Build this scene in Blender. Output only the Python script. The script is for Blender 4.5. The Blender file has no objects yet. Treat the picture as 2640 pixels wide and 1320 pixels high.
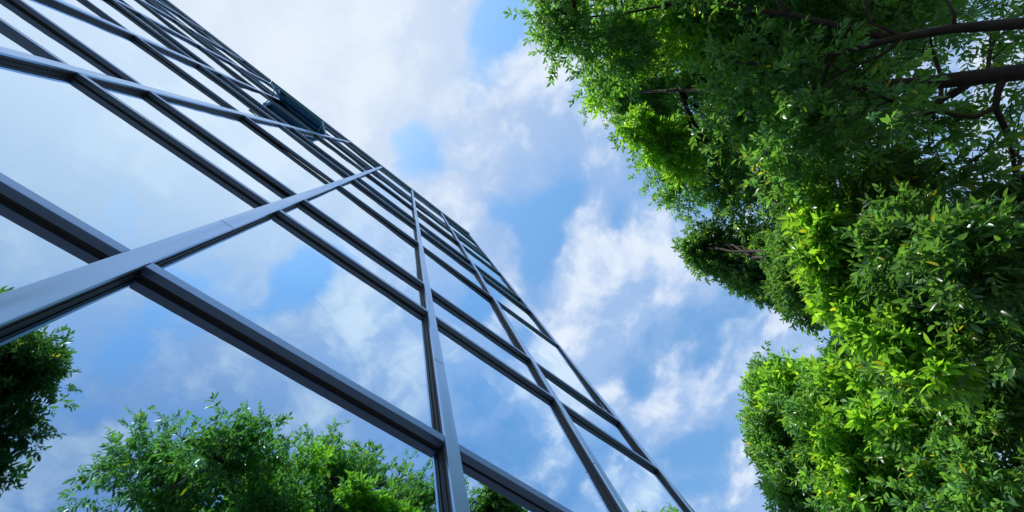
import bpy, math, random
import numpy as np
from mathutils import Vector, Matrix
C = bpy.context.scene
COL = C.collection
# ------------------------------------------------------------------ camera
EYE = 1.5
cam = bpy.data.cameras.new('camera'); camo = bpy.data.objects.new('camera', cam); COL.objects.link(camo)
M = [[0.7531534529596563, -0.621057578333909, -0.2169040356677739],
     [0.5871530369137461, 0.7833213086906841, -0.20410546949111478],
     [0.29666679547585295, 0.02636686832246942, 0.9546169916343171]]
r, d, f = (Vector(v) for v in M)
camo.matrix_world = Matrix(((r.x, -d.x, -f.x, 0), (r.y, -d.y, -f.y, 0), (r.z, -d.z, -f.z, EYE), (0, 0, 0, 1)))
cam.sensor_width = 36.0; cam.lens = 1190.777 / 2640 * 36
cam.clip_start = 0.05; cam.clip_end = 2000
C.camera = camo
def pixdir(x, y):                      # direction in the world seen at a place of the photo (used for the clouds only)
    v = r * (x - 1320) + d * (y - 660) + f * 1190.777
    return v.normalized()
# ------------------------------------------------------------------ light
C.view_settings.view_transform = 'Standard'; C.view_settings.look = 'None'
C.view_settings.exposure = 0.08; C.view_settings.gamma = 1; C.view_settings.use_curve_mapping = False
SUN = Vector((-0.46, 0.03, 0.88)).normalized()
sl = bpy.data.lights.new('sun', 'SUN'); sl.energy = 5.0; sl.angle = math.radians(0.6); sl.color = (1.0, 0.95, 0.86)
so = bpy.data.objects.new('sun', sl); COL.objects.link(so)
so.rotation_euler = SUN.to_track_quat('Z', 'Y').to_euler()
w = bpy.data.worlds.new('World'); C.world = w; w.use_nodes = True
nt = w.node_tree; N = nt.nodes; L = nt.links; N.clear()
def nd(tree, t, **k):
    n = tree.nodes.new(t)
    for a, b in k.items(): setattr(n, a, b)
    return n
def math_(tree, op, a, b=None, c=None, clamp=False):
    n = tree.nodes.new('ShaderNodeMath'); n.operation = op; n.use_clamp = clamp
    for i, v in enumerate((a, b, c)):
        if v is None: continue
        if isinstance(v, (int, float)): n.inputs[i].default_value = v
        else: tree.links.new(v, n.inputs[i])
    return n.outputs[0]
def smooth(tree, v, a, b, lo=0.0, hi=1.0):
    n = tree.nodes.new('ShaderNodeMapRange'); n.interpolation_type = 'SMOOTHSTEP'
    tree.links.new(v, n.inputs['Value'])
    n.inputs['From Min'].default_value = a; n.inputs['From Max'].default_value = b
    n.inputs['To Min'].default_value = lo; n.inputs['To Max'].default_value = hi
    return n.outputs[0]
sky = nd(nt, 'ShaderNodeTexSky', sky_type='NISHITA', sun_disc=False)
sky.sun_elevation = math.asin(SUN.z); sky.sun_rotation = math.atan2(SUN.x, SUN.y)
sky.air_density = 1.0; sky.dust_density = 0.6; sky.ozone_density = 1.2
tc = nd(nt, 'ShaderNodeTexCoord')
sep = nd(nt, 'ShaderNodeSeparateXYZ'); L.new(tc.outputs['Generated'], sep.inputs[0])
zc = math_(nt, 'MAXIMUM', sep.outputs[2], 0.06)
uu = math_(nt, 'DIVIDE', sep.outputs[0], zc); vv = math_(nt, 'DIVIDE', sep.outputs[1], zc)
cmb = nd(nt, 'ShaderNodeCombineXYZ'); L.new(uu, cmb.inputs[0]); L.new(vv, cmb.inputs[1])
P = cmb.outputs[0]                      # a flat cloud layer seen from below
def noise(vec, scale, detail, rough, off=(0, 0, 0), dist=0.0):
    m = nd(nt, 'ShaderNodeVectorMath', operation='ADD'); L.new(vec, m.inputs[0]); m.inputs[1].default_value = off
    n = nd(nt, 'ShaderNodeTexNoise'); L.new(m.outputs[0], n.inputs['Vector'])
    n.inputs['Scale'].default_value = scale; n.inputs['Detail'].default_value = detail
    n.inputs['Roughness'].default_value = rough; n.inputs['Distortion'].default_value = dist
    return n
wn = noise(P, 5.0, 5, 0.55, (4.1, 7.7, 1))           # gentle warp of the layer
ws = nd(nt, 'ShaderNodeVectorMath', operation='SUBTRACT'); L.new(wn.outputs['Color'], ws.inputs[0]); ws.inputs[1].default_value = (.5, .5, .5)
wsc = nd(nt, 'ShaderNodeVectorMath', operation='SCALE'); L.new(ws.outputs[0], wsc.inputs[0]); wsc.inputs['Scale'].default_value = 0.12
wp = nd(nt, 'ShaderNodeVectorMath', operation='ADD'); L.new(P, wp.inputs[0]); L.new(wsc.outputs[0], wp.inputs[1])
PW = wp.outputs[0]
big = noise(PW, 3.4, 8, 0.50, (2.3, 5.9, 0))
fine = noise(PW, 11.0, 7, 0.6, (8.3, 1.9, 3))
# large cloud banks and blue openings: (photo x, y, radius in the layer, weight, mirrored in the glass?)
BANK = [
 (1410, 590, .050, -.34, 0), (1395, 660, .045, -.30, 0), (1430, 520, .045, -.18, 0), (1340, 560, .040, -.12, 0),
 (1060, 400, .055, -.26, 0), (1090, 340, .040, -.16, 0), (1290, 120, .045, -.26, 0), (1240, 230, .040, -.10, 0), (1310, 30, .05, -.22, 0),
 (1390, 740, .040, -.20, 0), (1830, 720, .10, -.10, 0), (1860, 880, .08, -.16, 0), (1660, 990, .04, -.12, 0),
 (1760, 1200, .09, -.12, 0), (1560, 420, .07, -.08, 0), (1280, 400, .05, -.06, 0),
 (800, 60, .16, .26, 0), (900, 220, .11, .20, 0), (1100, 130, .10, .16, 0), (1180, 520, .045, .20, 0), (1260, 450, .06, .12, 0), (1490, 600, .055, .34, 0), (1475, 690, .04, .22, 0),
 (1480, 740, .05, .18, 0), (1500, 890, .07, .24, 0), (1760, 1040, .06, .26, 0), (1560, 800, .06, .10, 0), (1400, 250, .09, .12, 0), (1330, 330, .06, .10, 0), (1010, 415, .02, .15, 0),
 (610, 950, .06, .28, 1), (780, 1040, .09, .24, 1), (860, 830, .08, .28, 1), (680, 660, .06, .18, 1), (330, 60, .20, .22, 1),
 (450, 480, .12, .06, 1), (760, 700, .045, -.13, 1), (400, 1010, .13, -.10, 1), (250, 900, .10, -.04, 1), (1190, 1030, .06, -.14, 1), (60, 420, .12, -.14, 1),
 (1200, 900, .08, .12, 1), (1100, 1010, .07, .10, 1), (600, 300, .12, .12, 1), (900, 650, .05, -.06, 1), (150, 1150, .10, .04, 1),
]
acc = None
for (x, y, rad, wt, mir) in BANK:
    v = pixdir(x, y)
    if mir: v.y = -v.y
    c = (v.x / v.z, v.y / v.z, 0)
    k = 1.0 + (c[0] ** 2 + c[1] ** 2) * 0.6
    dn = nd(nt, 'ShaderNodeVectorMath', operation='DISTANCE'); L.new(PW, dn.inputs[0]); dn.inputs[1].default_value = c
    g = smooth(nt, dn.outputs['Value'], rad * 0.15 * k, rad * 1.75 * k, wt, 0.0)
    acc = g if acc is None else math_(nt, 'ADD', acc, g)
dens = math_(nt, 'ADD', math_(nt, 'ADD', math_(nt, 'MULTIPLY', big.outputs['Fac'], 1.15), math_(nt, 'MULTIPLY', fine.outputs['Fac'], 0.36)), acc)
cover0 = smooth(nt, dens, 0.48, 0.82)
# soft grey-blue body and bright heaps of the clouds
body = noise(PW, 5.5, 4, 0.5, (1.7, 9.1, 5))
def relief(scale, detail, rough, off, step):   # side of each heap that faces the sun is bright, the other grey
    a = noise(PW, scale, detail, rough, off); b = noise(PW, scale, detail, rough, (off[0] - step, off[1] - step * .25, off[2]))
    return math_(nt, 'SUBTRACT', a.outputs['Fac'], b.outputs['Fac'])
rel = math_(nt, 'ADD', math_(nt, 'MULTIPLY', relief(3.4, 8, 0.50, (2.3, 5.9, 0), .05), 1.8), math_(nt, 'MULTIPLY', relief(11.0, 7, 0.6, (8.3, 1.9, 3), .02), 0.45))
lit = smooth(nt, math_(nt, 'ADD', rel, math_(nt, 'ADD', math_(nt, 'MULTIPLY', body.outputs['Fac'], 0.45), math_(nt, 'MULTIPLY', dens, 0.5))), 0.52, 1.0)
sd = nd(nt, 'ShaderNodeVectorMath', operation='DOT_PRODUCT'); L.new(tc.outputs['Generated'], sd.inputs[0]); sd.inputs[1].default_value = SUN
glow = smooth(nt, sd.outputs['Value'], 0.70, 1.0)
cover = math_(nt, 'ADD', cover0, math_(nt, 'MULTIPLY', smooth(nt, sd.outputs['Value'], 0.80, 1.0), 0.45), clamp=True)
cc = nd(nt, 'ShaderNodeMix', data_type='RGBA'); L.new(lit, cc.inputs['Factor'])
cc.inputs[6].default_value = (2.8, 4.2, 6.7, 1); cc.inputs[7].default_value = (6.2, 6.9, 7.9, 1)
cg = nd(nt, 'ShaderNodeMix', data_type='RGBA'); L.new(math_(nt, 'MULTIPLY', glow, 0.8), cg.inputs['Factor'])
L.new(cc.outputs[2], cg.inputs[6]); cg.inputs[7].default_value = (6.3, 7.0, 7.8, 1)
st = nd(nt, 'ShaderNodeMix', data_type='RGBA', blend_type='MULTIPLY'); st.inputs['Factor'].default_value = 1
L.new(sky.outputs[0], st.inputs[6]); st.inputs[7].default_value = (1.5, 2.15, 2.25, 1)
mx = nd(nt, 'ShaderNodeMix', data_type='RGBA'); L.new(cover, mx.inputs['Factor'])
L.new(st.outputs[2], mx.inputs[6]); L.new(cg.outputs[2], mx.inputs[7])
bg = nd(nt, 'ShaderNodeBackground'); L.new(mx.outputs[2], bg.inputs[0]); bg.inputs[1].default_value = 0.12
wo = nd(nt, 'ShaderNodeOutputWorld'); L.new(bg.outputs[0], wo.inputs[0])
w.cycles.sampling_method = 'MANUAL'; w.cycles.sample_map_resolution = 512
# ------------------------------------------------------------------ helpers
def mat(name, base, rough=0.5, metal=0.0, spec=0.5):
    m = bpy.data.materials.new(name); m.use_nodes = True
    b = m.node_tree.nodes['Principled BSDF']
    b.inputs['Base Color'].default_value = (*base, 1); b.inputs['Roughness'].default_value = rough
    b.inputs['Metallic'].default_value = metal; b.inputs['Specular IOR Level'].default_value = spec
    return m
def noisy(m, scale, c1, c2, bump=0.0, detail=5, stretch=(1, 1, 1), rough=None, bdist=0.01):
    t = m.node_tree; b = t.nodes['Principled BSDF']
    co = t.nodes.new('ShaderNodeTexCoord'); mp = t.nodes.new('ShaderNodeMapping'); mp.inputs['Scale'].default_value = stretch
    t.links.new(co.outputs['Object'], mp.inputs[0])
    n = t.nodes.new('ShaderNodeTexNoise'); n.inputs['Scale'].default_value = scale; n.inputs['Detail'].default_value = detail
    t.links.new(mp.outputs[0], n.inputs['Vector'])
    x = t.nodes.new('ShaderNodeMix'); x.data_type = 'RGBA'; t.links.new(n.outputs['Fac'], x.inputs['Factor'])
    x.inputs[6].default_value = (*c1, 1); x.inputs[7].default_value = (*c2, 1)
    t.links.new(x.outputs[2], b.inputs['Base Color'])
    if rough:
        q = t.nodes.new('ShaderNodeMapRange'); t.links.new(n.outputs['Fac'], q.inputs[0])
        q.inputs['From Min'].default_value = .3; q.inputs['From Max'].default_value = .7
        q.inputs['To Min'].default_value = rough[0]; q.inputs['To Max'].default_value = rough[1]
        t.links.new(q.outputs[0], b.inputs['Roughness'])
    if bump:
        u = t.nodes.new('ShaderNodeBump'); u.inputs['Strength'].default_value = bump; u.inputs['Distance'].default_value = bdist
        t.links.new(n.outputs['Fac'], u.inputs['Height']); t.links.new(u.outputs[0], b.inputs['Normal'])
    return m
class MB:
    def __init__(s): s.v = []; s.f = []
    def box(s, x0, x1, y0, y1, z0, z1):
        n = len(s.v)
        s.v += [(x, y, z) for x in (x0, x1) for y in (y0, y1) for z in (z0, z1)]
        s.f += [tuple(n + i for i in q) for q in ((0, 1, 3, 2), (4, 6, 7, 5), (0, 4, 5, 1), (2, 3, 7, 6), (0, 2, 6, 4), (1, 5, 7, 3))]
        return s
    def tube(s, pts, rad, seg=10, jit=0.0, rnd=random):
        pts = [Vector(p) for p in pts]; rings = []
        for i, p in enumerate(pts):
            t = (pts[min(i + 1, len(pts) - 1)] - pts[max(i - 1, 0)]).normalized()
            a = t.cross(Vector((0.3, 0.9, 0.2))).normalized(); b = t.cross(a)
            n = len(s.v)
            for k in range(seg):
                an = 2 * math.pi * k / seg; rr = rad[i] * (1 + jit * (rnd.random() - .5))
                s.v.append(tuple(p + (a * math.cos(an) + b * math.sin(an)) * rr))
            rings.append(n)
        for i in range(len(rings) - 1):
            for k in range(seg):
                k2 = (k + 1) % seg
                s.f.append((rings[i] + k, rings[i] + k2, rings[i + 1] + k2, rings[i + 1] + k))
        s.f.append(tuple(rings[0] + k for k in reversed(range(seg)))); s.f.append(tuple(rings[-1] + k for k in range(seg)))
        return s
    def build(s, name, m, parent=None, smooth_=False, bevel=0.0):
        me = bpy.data.meshes.new(name); me.from_pydata(s.v, [], s.f); me.materials.append(m)
        if smooth_: me.polygons.foreach_set('use_smooth', [True] * len(me.polygons))
        me.update()
        o = bpy.data.objects.new(name, me); COL.objects.link(o); o.parent = parent
        if bevel:
            bv = o.modifiers.new('bevel', 'BEVEL'); bv.width = bevel; bv.segments = 2; bv.limit_method = 'ANGLE'
        return o
def tag(o, label=None, cat=None, group=None, kind=None):
    if label: o['label'] = label
    if cat: o['category'] = cat
    if group: o['group'] = group
    if kind: o['kind'] = kind
    return o
def empty(name, loc, label, cat, group=None):
    o = bpy.data.objects.new(name, None); COL.objects.link(o); o.location = loc; o.empty_display_size = .3
    return tag(o, label, cat, group)
# ------------------------------------------------------------------ ground
gm = noisy(mat('grass_soil', (.06, .07, .03), .95), 2.5, (.035, .05, .018), (.09, .085, .05), .4)
tag(MB().box(-600, 600, -600, 600, -0.5, -0.004).build('ground', gm), kind='structure')
pm = mat('red_brown_paving', (.2, .12, .09), .8)
t = pm.node_tree; b = t.nodes['Principled BSDF']; co = t.nodes.new('ShaderNodeTexCoord')
br = t.nodes.new('ShaderNodeTexBrick'); br.inputs['Scale'].default_value = 1; br.inputs['Brick Width'].default_value = .22; br.inputs['Row Height'].default_value = .11
br.inputs['Mortar Size'].default_value = .006; br.inputs['Color1'].default_value = (.075, .038, .035, 1); br.inputs['Color2'].default_value = (.05, .03, .03, 1); br.inputs['Mortar'].default_value = (.03, .028, .026, 1)
t.links.new(co.outputs['Object'], br.inputs['Vector']); t.links.new(br.outputs['Color'], b.inputs['Base Color'])
tag(MB().box(-40, 12, -2.6, 0.96, -0.3, 0.0).build('pavement', pm), kind='structure')
# ------------------------------------------------------------------ glass office building
ROWS = [0.08, EYE + 1.975 - 2.43, EYE + 1.975]
h = EYE + 1.975
for k in range(3):
    ROWS += [h + 1.90, h + 2.81, h + 5.25]; h += 5.25
ROWS.append(h + 1.90)
TOP = ROWS[-1]
X4 = 3.956
COLX = [X4 - 1.5 * i for i in range(0, 22)]           # vertical mullions, from the free corner along the wall
YG, YF = 0.978, 0.930                                  # glass plane, front of the caps
def glass_mat():
    m = mat('mirror_glass', (.68, .80, .92), .0, 1.0)
    t = m.node_tree; b = t.nodes['Principled BSDF']; b.inputs['Roughness'].default_value = 0.012
    co = t.nodes.new('ShaderNodeTexCoord')
    n1 = t.nodes.new('ShaderNodeTexNoise'); n1.inputs['Scale'].default_value = 1.1; n1.inputs['Detail'].default_value = 1
    n2 = t.nodes.new('ShaderNodeTexNoise'); n2.inputs['Scale'].default_value = 9; n2.inputs['Detail'].default_value = 2
    for n in (n1, n2): t.links.new(co.outputs['Object'], n.inputs['Vector'])
    lw = t.nodes.new('ShaderNodeLayerWeight'); lw.inputs[0].default_value = .5
    mr = t.nodes.new('ShaderNodeMapRange'); mr.inputs['From Min'].default_value = .35; mr.inputs['From Max'].default_value = .78; t.links.new(lw.outputs['Facing'], mr.inputs[0])
    gx = t.nodes.new('ShaderNodeMix'); gx.data_type = 'RGBA'; t.links.new(mr.outputs[0], gx.inputs['Factor'])
    gx.inputs[6].default_value = (.40, .56, .72, 1); gx.inputs[7].default_value = (.74, .90, 1.0, 1); t.links.new(gx.outputs[2], b.inputs['Base Color'])
    u1 = t.nodes.new('ShaderNodeBump'); u1.inputs['Strength'].default_value = 1; u1.inputs['Distance'].default_value = 0.010
    u2 = t.nodes.new('ShaderNodeBump'); u2.inputs['Strength'].default_value = 1; u2.inputs['Distance'].default_value = 0.00025
    t.links.new(n1.outputs['Fac'], u1.inputs['Height']); t.links.new(n2.outputs['Fac'], u2.inputs['Height'])
    t.links.new(u1.outputs[0], u2.inputs['Normal']); t.links.new(u2.outputs[0], b.inputs['Normal'])
    return m
GL = glass_mat()
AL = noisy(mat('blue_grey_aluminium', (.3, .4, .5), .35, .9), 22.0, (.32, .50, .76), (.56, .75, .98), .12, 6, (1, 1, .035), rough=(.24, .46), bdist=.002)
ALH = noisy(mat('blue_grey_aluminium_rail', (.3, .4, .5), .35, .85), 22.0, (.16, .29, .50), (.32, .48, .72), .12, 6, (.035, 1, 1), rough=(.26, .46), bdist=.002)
SIDE = noisy(mat('grey_brown_side', (.1, .1, .11), .55, .25), 6, (.06, .062, .075), (.11, .105, .11), .05, 4, (1, 1, .15))
RUB = mat('dark_gasket', (.035, .035, .045), .6)
WALL = noisy(mat('grey_render_wall', (.35, .36, .38), .8), 4, (.3, .31, .33), (.4, .41, .43), .1)
bld = empty('office_building', (X4, 1.0, 0), 'tall glass office building with mirrored curtain wall in a blue grey metal grid', 'building')
bld_inv = Matrix.Translation((-X4, -1.0, 0))
def part(mb, name, m, **k):
    mb.v = [(x - X4, y - 1.0, z) for (x, y, z) in mb.v]
    return mb.build(name, m, bld, **k)
XE = COLX[-1]
part(MB().box(XE, X4 - .02, YG + .06, 16, 0, TOP - .05), 'wall', WALL)
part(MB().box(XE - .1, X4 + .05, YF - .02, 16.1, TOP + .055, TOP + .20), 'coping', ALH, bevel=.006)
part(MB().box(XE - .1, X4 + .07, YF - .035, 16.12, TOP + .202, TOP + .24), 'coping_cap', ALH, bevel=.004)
part(MB().box(XE, X4, .9, 1.06, 0, .075), 'plinth', WALL)
rg = random.Random(5)
OPEN = (4, 8)                                        # the bay whose window stands open
def visible(x, z):
    P = Vector((x, 1.0, z - EYE)); cx, cy, cz = r.dot(P), d.dot(P), f.dot(P)
    if cz < .05: return False
    px, py = 1320 + 1190.8 * cx / cz, 660 + 1190.8 * cy / cz
    return -60 < px < 2700 and -60 < py < 1380
rest = MB()
panes = 0
for ci in range(len(COLX) - 1):
    xr, xl = COLX[ci], COLX[ci + 1]
    for ri in range(len(ROWS) - 1):
        z0, z1 = ROWS[ri], ROWS[ri + 1]
        pts = [(xl + (xr - xl) * a / 6, z0 + (z1 - z0) * c / 6) for a in range(7) for c in range(7)]
        vis = any(visible(*q) for q in pts)
        if (ci, ri) == OPEN: continue
        if not vis:
            rest.box(xl + .02, xr - .02, YG, YG + .02, z0 + .02, z1 - .02); continue
        mb = MB().box(xl + .02, xr - .02, YG, YG + .02, z0 + .02, z1 - .02)
        ax, az = rg.gauss(0, .006), rg.gauss(0, .006)
        cx_, cz_ = (xl + xr) / 2, (z0 + z1) / 2
        mb.v = [(x, y + ax * (x - cx_) + az * (z - cz_), z) for (x, y, z) in mb.v]
        part(mb, 'glass_panel', GL); panes += 1
o = part(rest, 'glass_panel', GL); tag(o, kind='stuff')
# grid of caps
for x in COLX:
    mb = MB()
    cuts = [0.076] + [EYE + 1.975 + 5.25 * q + .9 for q in range(3)] + [TOP + .052]      # cap lengths with open splice joints
    for q in range(len(cuts) - 1):
        mb.box(x - .040, x + .040, YF - .003, YF + .012, cuts[q] + .003, cuts[q + 1] - .003)
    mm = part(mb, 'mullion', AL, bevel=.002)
    nk = MB().box(x - .036, x + .036, YF + .012, YF + .026, 0.076, TOP + .05).box(x - .030, x + .030, YF + .026, YG - .010, 0.076, TOP + .05)
    nk.v = [(a - X4, b_ - 1, c) for a, b_, c in nk.v]; nk.build('cap_side', SIDE, mm)
    g = MB().box(x - .036, x + .036, YG - .010, YG + .004, 0.076, TOP + .05); g.v = [(a - X4, b_ - 1, c) for a, b_, c in g.v]
    g.build('gasket', RUB, mm)
for z in ROWS:
    hh = .029
    for_gap = MB()
    mb = MB()
    for i in range(len(COLX) - 1):
        xr, xl = COLX[i] - .043, COLX[i + 1] + .043
        mb.box(xl, xr, YF, YG - .010, z - hh, z + hh)
        for_gap.box(xl + .001, xr - .001, YG - .010, YG + .004, z - hh + .004, z + hh - .004)
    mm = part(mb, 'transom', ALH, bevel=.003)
    for_gap.v = [(a - X4, b_ - 1, c) for a, b_, c in for_gap.v]
    for_gap.build('gasket', RUB, mm)
TG = bpy.data.materials.new('tinted_glass'); TG.use_nodes = True; t = TG.node_tree; t.nodes.remove(t.nodes['Principled BSDF'])
gt = t.nodes.new('ShaderNodeBsdfTransparent'); gt.inputs[0].default_value = (.55, .78, .9, 1)
gg = t.nodes.new('ShaderNodeBsdfGlossy'); gg.inputs[0].default_value = (.7, .85, .95, 1); gg.inputs['Roughness'].default_value = .02
lw = t.nodes.new('ShaderNodeLayerWeight'); lw.inputs[0].default_value = .35
ms = t.nodes.new('ShaderNodeMixShader'); t.links.new(lw.outputs['Fresnel'], ms.inputs[0]); t.links.new(gt.outputs[0], ms.inputs[1]); t.links.new(gg.outputs[0], ms.inputs[2])
t.links.new(ms.outputs[0], t.nodes['Material Output'].inputs[0])
# open top-hung window: hinged at its top rail, bottom pushed out
xr, xl = COLX[OPEN[0]] - .05, COLX[OPEN[0] + 1] + .05
z0, z1 = ROWS[OPEN[1]] + .05, ROWS[OPEN[1] + 1] - .05
DK = noisy(mat('dark_teal_frame', (.03, .07, .1), .4, .5), 3, (.12, .32, .46), (.18, .42, .58))
hh = z1 - z0; ww = xr - xl
wn_ = bpy.data.objects.new('window', None); COL.objects.link(wn_); wn_.parent = bld
wn_.location = ((xl + xr) / 2 - X4, -.06, z1); wn_.rotation_euler = (math.radians(-11), 0, 0)
fr = MB()
for a, b_, c, e in ((-ww / 2, -ww / 2 + .09, -hh, 0), (ww / 2 - .09, ww / 2, -hh, 0), (-ww / 2 + .09, ww / 2 - .09, -hh, -hh + .13), (-ww / 2 + .09, ww / 2 - .09, -.09, 0)):
    fr.box(a, b_, -.03, .03, c, e)
fr.box(-ww / 2 + .09, ww / 2 - .09, -.028, .028, -hh * .52, -hh * .46)
fo = fr.build('frame', DK, wn_, bevel=.004)
MB().box(-ww / 2 + .09, ww / 2 - .09, -.008, .008, -hh + .13, -.09).build('pane', TG, wn_)
inn = part(MB().box(xl, xr, 1.045, 1.058, z0, z1), 'window_opening', mat('dim_room', (.45, .62, .7), .9))
for sx in (-1, 1):                                    # stay arms
    MB().tube([(sx * (ww / 2 - .04), .0, -hh * .75), (sx * (ww / 2 - .04), .45, -hh * .42)], [.012, .012], 6).build('stay_arm', DK, wn_)
# side wall windows (right return of the building)
for zi in range(1, len(ROWS) - 1):
    if ROWS[zi + 1] - ROWS[zi] < 1.0: continue
    for k in range(4):
        y0 = 2.0 + k * 3.4
        fm = MB().box(X4 - .03, X4 + .02, y0, y0 + 2.4, ROWS[zi] + .15, ROWS[zi + 1] - .15)
        fo = part(fm, 'window', ALH)
        g = MB().box(X4 + .012, X4 + .024, y0 + .07, y0 + 2.33, ROWS[zi] + .22, ROWS[zi + 1] - .22); g.v = [(a - X4, b_ - 1, c) for a, b_, c in g.v]
        g.build('pane', GL, fo)
# ------------------------------------------------------------------ trees
def leaf_mat():
    m = bpy.data.materials.new('green_leaf'); m.use_nodes = True; t = m.node_tree; b = t.nodes['Principled BSDF']; out = t.nodes['Material Output']
    a = t.nodes.new('ShaderNodeAttribute'); a.attribute_name = 'leaf_colour'
    t.links.new(a.outputs['Color'], b.inputs['Base Color']); b.inputs['Roughness'].default_value = .32; b.inputs['Specular IOR Level'].default_value = .6
    tr = t.nodes.new('ShaderNodeBsdfTranslucent')
    mu = t.nodes.new('ShaderNodeMix'); mu.data_type = 'RGBA'; mu.blend_type = 'MULTIPLY'; mu.inputs['Factor'].default_value = 1
    t.links.new(a.outputs['Color'], mu.inputs[6]); mu.inputs[7].default_value = (2.3, 2.1, .9, 1)
    t.links.new(mu.outputs[2], tr.inputs['Color'])
    x = t.nodes.new('ShaderNodeMixShader'); x.inputs[0].default_value = .5
    t.links.new(b.outputs[0], x.inputs[1]); t.links.new(tr.outputs[0], x.inputs[2]); t.links.new(x.outputs[0], out.inputs['Surface'])
    return m
LEAF = leaf_mat()
BARK = noisy(mat('dark_bark', (.05, .035, .03), .9), 14, (.022, .016, .014), (.075, .055, .045), .8, 6, (1, 1, .3), bdist=.02)
def unit(v): return v / (np.linalg.norm(v, axis=-1, keepdims=True) + 1e-9)
def crown(parent, origin, blobs, count, seed, young=(), ycount=0, leaf=0.066, per=10, name='crown', thin=(), tint=1.0):
    g = np.random.default_rng(seed)
    B = np.array(blobs, float)
    def centres(B, n, inner):
        pr = B[:, 3] ** 2.2; pr = pr / pr.sum()
        i = g.choice(len(B), n, p=pr)
        dd = unit(g.normal(size=(n, 3)))
        ph = B[i, :3].sum(1)[:, None]
        lump = 1 + .22 * np.sin(dd * 4.3 + ph).sum(1) / 1.7 + .13 * np.sin(dd * 9.1 + ph * 2).sum(1)
        rr = B[i, 3] * lump * (1 - inner * g.random(n) ** 1.6)
        rr = np.where(g.random(n) < .09, rr * g.uniform(1.0, 1.28, n), rr)
        return B[i, :3] + dd * rr[:, None], dd, np.zeros(n)
    c, ax, yf = centres(B, count, .75)
    if len(young):
        Y = np.array(young, float); Yw = Y.copy(); Yw[:, 3] *= 1.1
        c2, ax2, _ = centres(Yw, ycount, .9)
        c = np.vstack([c, c2]); ax = np.vstack([ax, ax2]); yf = np.zeros(len(c)); new = np.arange(len(c)) >= len(c) - len(c2)
        dm = (np.linalg.norm(c[:, None] - Y[None, :, :3], axis=2) / Y[None, :, 3]).min(1)      # new growth, coloured as sunlit, thins out into the older leaves
        pr_ = np.clip(1.5 - .75 * dm, 0, .92)
        yf = np.where(g.random(len(c)) < pr_, np.clip(g.random(len(c)) * .9 + .25, 0, 1), 0.0)
    # clumps: drop sprigs where a coarse field is low
    fld = np.sin(c[:, 0] * 5.1 + 1.3 * np.sin(c[:, 1] * 3.3)) + np.sin(c[:, 1] * 5.7 + 1.7 * np.sin(c[:, 2] * 2.9)) + np.sin(c[:, 2] * 6.3 + 1.1 * np.sin(c[:, 0] * 4.1))
    keep = (g.random(len(c)) < np.clip(.72 + .36 * fld, .12, 1)) | (yf > .3)
    for (x, y, z, q, pk) in thin:
        dd_ = np.linalg.norm(c - np.array((x, y, z)), axis=1)
        keep &= (dd_ > q) | (g.random(len(c)) < pk)
    keep &= ~((c[:, 1] > .75) & (c[:, 0] < X4 + .3)); keep &= np.linalg.norm(c - np.array((0, 0, EYE)), axis=1) > 1.9
    c, ax, yf = c[keep], ax[keep], yf[keep]
    n = len(c)
    ax = unit(ax * .7 + g.normal(size=(n, 3)) * .55 + np.array((0, 0, -.15)))
    tone = g.random(n); hue = g.random(n)
    # leaves on each sprig
    A = np.repeat(ax, per, 0); Cn = np.repeat(c, per, 0); m = n * per
    tt = np.tile((np.arange(per) + .5) / per, n); an = np.tile(np.arange(per) * 2.4, n) + np.repeat(g.random(n) * 6.3, per)
    ref = unit(np.cross(A, unit(g.normal(size=(n, 3)))[np.repeat(np.arange(n), per)])); ref2 = np.cross(A, ref)
    rad = ref * np.cos(an)[:, None] + ref2 * np.sin(an)[:, None]
    dirn = unit(A * (.35 + .6 * tt)[:, None] + rad * (.95 - .4 * tt)[:, None] + g.normal(size=(m, 3)) * .15 + np.array((0, 0, -.18)))
    Lf = leaf * g.uniform(.7, 1.3, m) * np.repeat(g.uniform(.85, 1.2, n), per)
    base = Cn + A * (tt * leaf * 2.1)[:, None]
    nor = unit(np.cross(dirn, np.cross(np.array((0, 0, 1.)) + g.normal(size=(m, 3)) * .55, dirn)))
    sd_ = np.cross(dirn, nor)
    Lf = Lf * (1 + .45 * np.repeat(yf, per))
    wd = Lf * g.uniform(.15, .22, m); l = Lf[:, None]; W = wd[:, None]
    drop = (g.uniform(.04, .22, m) * Lf)[:, None]
    cup = W * .28
    v = np.stack([base,
        base + dirn * l * .30 + sd_ * W * .92 + nor * cup, base + dirn * l * .34 - nor * drop * .0, base + dirn * l * .30 - sd_ * W * .92 + nor * cup,
        base + dirn * l * .66 + sd_ * W * .80 + nor * (cup - drop * .4), base + dirn * l * .68 - nor * drop * .4, base + dirn * l * .66 - sd_ * W * .80 + nor * (cup - drop * .4),
        base + dirn * l - nor * drop], 1).reshape(-1, 3)
    Fq = np.array([[0, 2, 1, 1], [0, 3, 2, 2], [1, 2, 5, 4], [2, 3, 6, 5], [4, 5, 7, 7], [5, 6, 7, 7]])
    off = (np.arange(m) * 8)[:, None]
    tri = np.array([[0, 2, 1], [0, 3, 2], [4, 5, 7], [5, 6, 7]]); quad = np.array([[1, 2, 5, 4], [2, 3, 6, 5]])
    loops = np.hstack([(tri.reshape(-1)[None] + off), (quad.reshape(-1)[None] + off)])     # 12 + 8 corners a leaf
    tot = np.tile(np.array([3, 3, 3, 3, 4, 4]), m); start = np.concatenate([[0], np.cumsum(tot)[:-1]])
    me = bpy.data.meshes.new(name)
    me.vertices.add(len(v)); me.vertices.foreach_set('co', (v - np.array(origin)).astype(np.float32).ravel())
    me.loops.add(loops.size); me.loops.foreach_set('vertex_index', loops.astype(np.int32).ravel())
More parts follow.
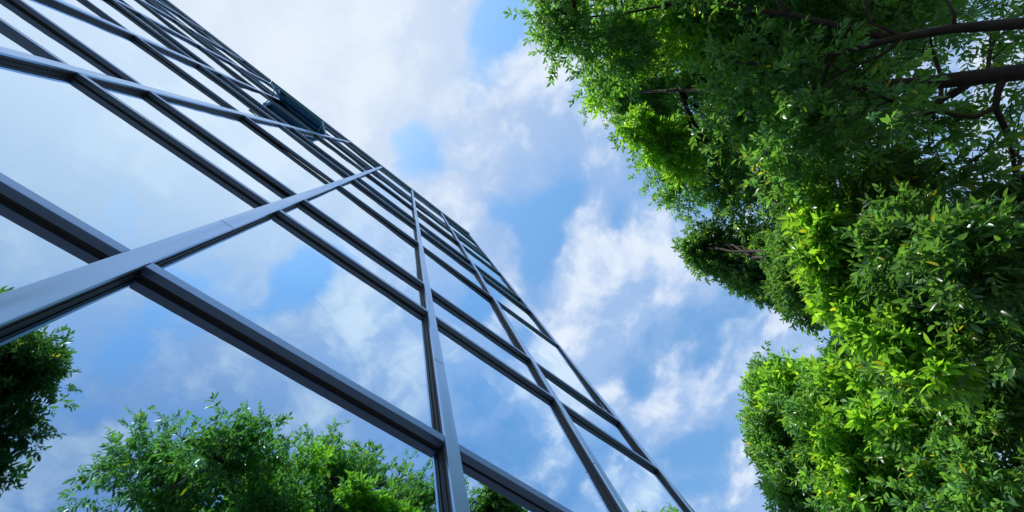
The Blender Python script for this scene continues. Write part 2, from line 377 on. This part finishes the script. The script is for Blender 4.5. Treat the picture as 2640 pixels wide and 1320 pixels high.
    me.polygons.add(len(tot)); me.polygons.foreach_set('loop_start', start.astype(np.int32))
    me.polygons.foreach_set('use_smooth', np.ones(len(tot), bool))
    me.update(calc_edges=True)
    # leaf colours
    dark = np.array((.060, .160, .045)); mid = np.array((.120, .30, .070)); teal = np.array((.095, .24, .15)); yel = np.array((.24, .46, .045)); lime = np.array((.13, .34, .04))
    tn = np.repeat(tone, per)[:, None]; hu = np.repeat(hue, per)[:, None]
    col = dark * (1 - tn) + mid * tn
    col = np.where(hu > .78, col * .4 + teal * .6, col)
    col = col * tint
    yy = np.repeat(yf, per)[:, None]
    ycol = lime * (1 - tn) + yel * tn  # young leaf colour with the sunlight on the belts painted in
    col = col * (1 - yy) + ycol * yy
    one = g.random((m, 1)); col = np.where((one > .985), np.array((.30, .34, .03)), col)
    col = col * g.uniform(.75, 1.3, (m, 1))
    rgba = np.ones((m * 8, 4), np.float32); rgba[:, :3] = np.repeat(col, 8, 0)
    at = me.color_attributes.new('leaf_colour', 'FLOAT_COLOR', 'POINT'); at.data.foreach_set('color', rgba.ravel())
    me.materials.append(LEAF)
    o = bpy.data.objects.new(name, me); COL.objects.link(o); o.parent = parent
    return o
def limb_pts(a, b, sag, g, n=7):
    a, b = Vector(a), Vector(b); out = []
    side = Vector((g.uniform(-1, 1), g.uniform(-1, 1), 0)) * (b - a).length * .07
    for i in range(n):
        t = i / (n - 1); out.append(a.lerp(b, t) + Vector((0, 0, sag * math.sin(math.pi * t))) + side * math.sin(2 * math.pi * t) + Vector((g.uniform(-1, 1), g.uniform(-1, 1), g.uniform(-1, 1))) * .02)
    return out
def tree(label, base, stem, srad, limbs, blobs, seed, count, twigs=1, **k):
    g = random.Random(seed)
    e = empty('broadleaf_tree', base, label, 'tree', 'street trees beside the glass building')
    def loc(pts): return [tuple(Vector(p) - Vector(base)) for p in pts]
    s = MB().tube(loc(stem), srad, 14, .14, g); s.build('trunk', BARK, e, True)
    for pts, r0, r1 in limbs:
        n = len(pts)
        MB().tube(loc(pts), [r0 + (r1 - r0) * i / (n - 1) for i in range(n)], 9, .15, g).build('limb', BARK, e, True)
    # one limb into each blob of the crown
    tw = MB()
    src = [Vector(p) for p in stem[1:]] + [Vector(p) for q in limbs for p in q[0]]
    for i, (x, y, z, q) in enumerate(blobs):
        c = Vector((x, y, z)); a = min(src, key=lambda s_: (s_ - c).length + max(0, s_.z - c.z + .3) * 2)
        ln = (c - a).length
        pts = limb_pts(a, c, -.06 * ln, g); n = len(pts)
        r0 = .012 + .010 * ln
        tw.tube(loc(pts), [r0 * (1 - .75 * j / (n - 1)) for j in range(n)], 7, .15, g)
        for _ in range(4):
            j = g.randint(2, n - 1); v = Vector((g.gauss(0, 1), g.gauss(0, 1), g.gauss(.2, 1))).normalized() * q * .9
            tp = limb_pts(pts[j], c + v, 0, g, 5)
            tw.tube(loc(tp), [.008, .006, .005, .004, .003], 5, 0, g)
    tw.build('branches', BARK, e, True)
    crown(e, base, blobs, count, seed, **k)
    return e
def up(z): return z
tree1 = [(0.16, -2.62, 7.73, 0.35), (0.67, -2.77, 8.06, 0.43), (1.2, -2.8, 7.69, 0.52), (2.16, -3.32, 9.57, 0.63), (2.77, -3.32, 9.56, 0.58), (3.53, -3.05, 9.37, 0.51), (3.74, -2.67, 9.59, 0.32), (4.15, -2.84, 9.2, 0.52), (4.29, -2.98, 8.48, 0.41), (3.64, -3.63, 8.6, 0.93), (2.44, -4.34, 9.17, 1.06), (0.99, -4.54, 9.2, 0.93), (2.75, -4.79, 7.98, 1), (3.75, -3.71, 7.62, 0.86), (4.41, -3.14, 7.82, 0.63), (3.06, -4.59, 6.56, 0.79), (3.62, -3.61, 6.3, 0.76), (3.29, -4.48, 5.64, 0.52), (3.84, -3.55, 5.41, 0.52), (3.77, -4.71, 5.31, 0.42), (4.25, -3.87, 5.01, 0.41), (1.26, -5.85, 8.49, 1.18), (-0.1, -4.5, 9.1, 0.7), (2.17, -2.86, 5.8, 0.4), (2.41, -2.76, 5.19, 0.35), (2.64, -2.69, 4.79, 0.32), (2.8, -2.43, 5.43, 0.42), (2.56, -2.72, 6.45, 0.38), (3.51, -2.84, 4.46, 0.22), (1, -4, 6.4, 0.8), (1.8, -4.2, 6.6, 0.8), (2.6, -4.6, 6.2, 0.8), (3.4, -5, 6.6, 0.8), (1.6, -4.3, 7.6, 0.8), (2.6, -4.4, 7.7, 0.8)]
tree2 = [(4.85, -2.03, 8.3, 0.39), (4.65, -1.87, 8.36, 0.19), (5.1, -2.18, 7.81, 0.47), (5.37, -1.99, 7.51, 0.34), (4.97, -2.44, 7.27, 0.38), (5.04, -1.85, 6.3, 0.28), (4.57, -1.97, 6.14, 0.38), (3.85, -2.33, 5.77, 0.44), (3.82, -1.98, 5.08, 0.41), (3.77, -2.65, 5.19, 0.41), (4.25, -2.97, 4.9, 0.35), (3.26, -1.82, 4.18, 0.31), (3, -1.65, 3.56, 0.26), (3.48, -1.52, 3.51, 0.23), (3.76, -1.55, 4.05, 0.28), (4.32, -1.7, 4.97, 0.31), (4.36, -1.36, 4.38, 0.29), (3.97, -2.66, 4.23, 0.23)]
tree3 = [(6.81, -1.14, 7.58, 0.3), (7.05, -0.67, 7.06, 0.62), (7.23, 0.02, 6.86, 0.44), (7.3, 0.08, 6.42, 0.57), (6.47, -1.47, 6.32, 0.39), (6.6, -0.88, 5.93, 0.65), (6.78, -0.25, 5.34, 0.54), (6.07, -1.37, 5.11, 0.49), (6.03, -0.84, 4.52, 0.47), (5.73, -1.56, 4.38, 0.37), (5.63, -0.9, 3.94, 0.33), (5.33, -1.83, 4.53, 0.28), (6.86, -0.8, 7.42, 0.36), (7.1, -0.2, 7.19, 0.32)]
young1 = [(1.56, -3.21, 7.98, 0.23), (1.26, -3.23, 8.03, 0.18), (1.63, -2.56, 8.32, 0.16), (2.4, -2.54, 8.17, 0.21), (2.86, -2.47, 8.1, 0.2), (3.25, -2.5, 7.93, 0.19), (1.79, -3.73, 7.47, 0.33), (2.75, -2.68, 7.98, 0.17)]
young2 = [(3.23, -2.03, 5.18, 0.12), (3.29, -1.84, 4.95, 0.12), (3.51, -1.63, 4.98, 0.14), (3.69, -1.48, 4.86, 0.14), (3.71, -1.37, 4.6, 0.13), (3.72, -1.24, 4.34, 0.12), (3.67, -1.25, 4.07, 0.11), (3.66, -1.2, 3.75, 0.1), (3.82, -1.01, 3.95, 0.09)]
young3 = [(5.98, -1.45, 5.97, 0.27), (5.81, -1.2, 5.22, 0.27), (6.6, -0.93, 6.94, 0.33), (6.31, -0.52, 5.51, 0.34)]
tree4 = [(-1.98, -2.78, 7.63, 0.49), (-1.86, -2.65, 7.63, 0.35), (-2.52, -2.66, 7.78, 0.4), (-1.61, -2.97, 7.05, 0.37), (-1.39, -3.13, 6.68, 0.24), (-2.36, -3.2, 7.41, 0.61), (-1.55, -3.15, 6.32, 0.37), (-3.05, -2.9, 7.9, 0.47)]
tree('tall leafy tree with new leaves coloured sunlit lime and thick dark limbs at the upper right',
     (3.75, -4.05, 0), [(3.75, -4.05, -.1), (3.7, -4.0, .5), (3.6, -3.9, 1.6), (3.45, -3.75, 3.2), (3.31, -3.59, 4.43), (3.0, -3.29, 4.9), (2.75, -3.2, 6.2), (2.4, -3.2, 7.8), (2.1, -3.1, 9.0)],
     [.15, .11, .095, .08, .068, .058, .045, .028, .008],
     [([(3.55, -3.9, 2.2), (3.2, -3.85, 3.4), (2.86, -3.62, 4.3), (2.69, -3.53, 4.66), (2.51, -3.34, 4.92), (2.31, -3.06, 5.15), (2.24, -2.92, 5.46), (1.9, -2.8, 5.9)], .055, .014),
      ([(2.51, -3.34, 4.92), (1.9, -3.25, 5.5), (1.5, -3.55, 6.8), (1.28, -3.4, 7.1), (.95, -3.1, 7.5), (.6, -2.8, 7.7)], .028, .010),
      ([(3.25, -3.52, 4.50), (3.30, -3.40, 4.50), (3.38, -3.30, 4.49), (3.58, -3.25, 4.47), (3.83, -3.18, 4.47), (4.1, -3.1, 4.5)], .03, .013),
      ([(3.25, -3.54, 4.7), (3.32, -3.46, 4.88), (3.45, -3.38, 5.06)], .022, .010),
      ([(2.55, -3.38, 4.88), (2.45, -3.38, 4.94), (2.31, -3.37, 5.03), (2.2, -3.53, 5.1), (2.0, -3.7, 5.3)], .018, .008),
      ([(2.7, -3.53, 4.64), (2.62, -3.60, 4.64), (2.5, -3.8, 4.8)], .018, .008)],
     tree1, 11, 31000, leaf=.075, young=young1, ycount=800, thin=[(3.3, -4.3, 5.5, .8, .55), (3.9, -3.5, 5.2, .8, .55), (3.5, -3.2, 5.1, .5, .45)])
tree('tree with low drooping long leaves tinted dark as in shade and an edge coloured sunlit yellow green, at right centre',
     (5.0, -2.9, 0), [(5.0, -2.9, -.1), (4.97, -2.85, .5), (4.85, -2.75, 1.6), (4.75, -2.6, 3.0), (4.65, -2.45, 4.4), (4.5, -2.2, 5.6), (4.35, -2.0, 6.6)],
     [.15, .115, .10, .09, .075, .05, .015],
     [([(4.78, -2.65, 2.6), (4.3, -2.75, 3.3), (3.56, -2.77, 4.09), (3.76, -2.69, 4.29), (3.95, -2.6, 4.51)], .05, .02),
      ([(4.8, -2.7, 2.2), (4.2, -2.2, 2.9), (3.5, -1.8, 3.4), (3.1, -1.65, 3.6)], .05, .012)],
     tree2, 22, 15000, leaf=.068, tint=.74, young=young2, ycount=750, thin=[(4.25, -2.97, 4.9, .6, .45)])  # tint puts the deep shade of this crown into its leaf colour
tree('broad mid green tree rising beyond the free corner of the glass building',
     (7.6, -1.6, 0), [(7.6, -1.6, -.1), (7.58, -1.58, .5), (7.45, -1.5, 1.8), (7.3, -1.35, 3.4), (7.2, -1.1, 4.9), (7.1, -.8, 6.2), (7.05, -.6, 7.2)],
     [.17, .13, .115, .10, .085, .05, .015],
     [([(7.35, -1.4, 2.6), (6.6, -1.4, 3.4), (5.8, -1.4, 4.1), (5.4, -1.5, 4.4)], .05, .015)],
     tree3, 33, 14000, young=young3, ycount=160, leaf=.08)
tree('tree whose round crown shows only as a reflection at the left edge of the glass',
     (-3.2, -6.0, 0), [(-3.2, -6.0, -.1), (-3.2, -5.95, .5), (-3.15, -5.8, 1.8), (-3.1, -5.5, 3.6), (-3.0, -5.1, 5.4), (-2.8, -4.7, 7.4)],
     [.16, .12, .105, .095, .08, .02], [([(-3.1, -5.6, 3.2), (-2.6, -5.2, 4.6), (-2.2, -4.9, 6.0)], .05, .02)],
     tree4, 44, 7000, tint=.6)
print('panes', panes)
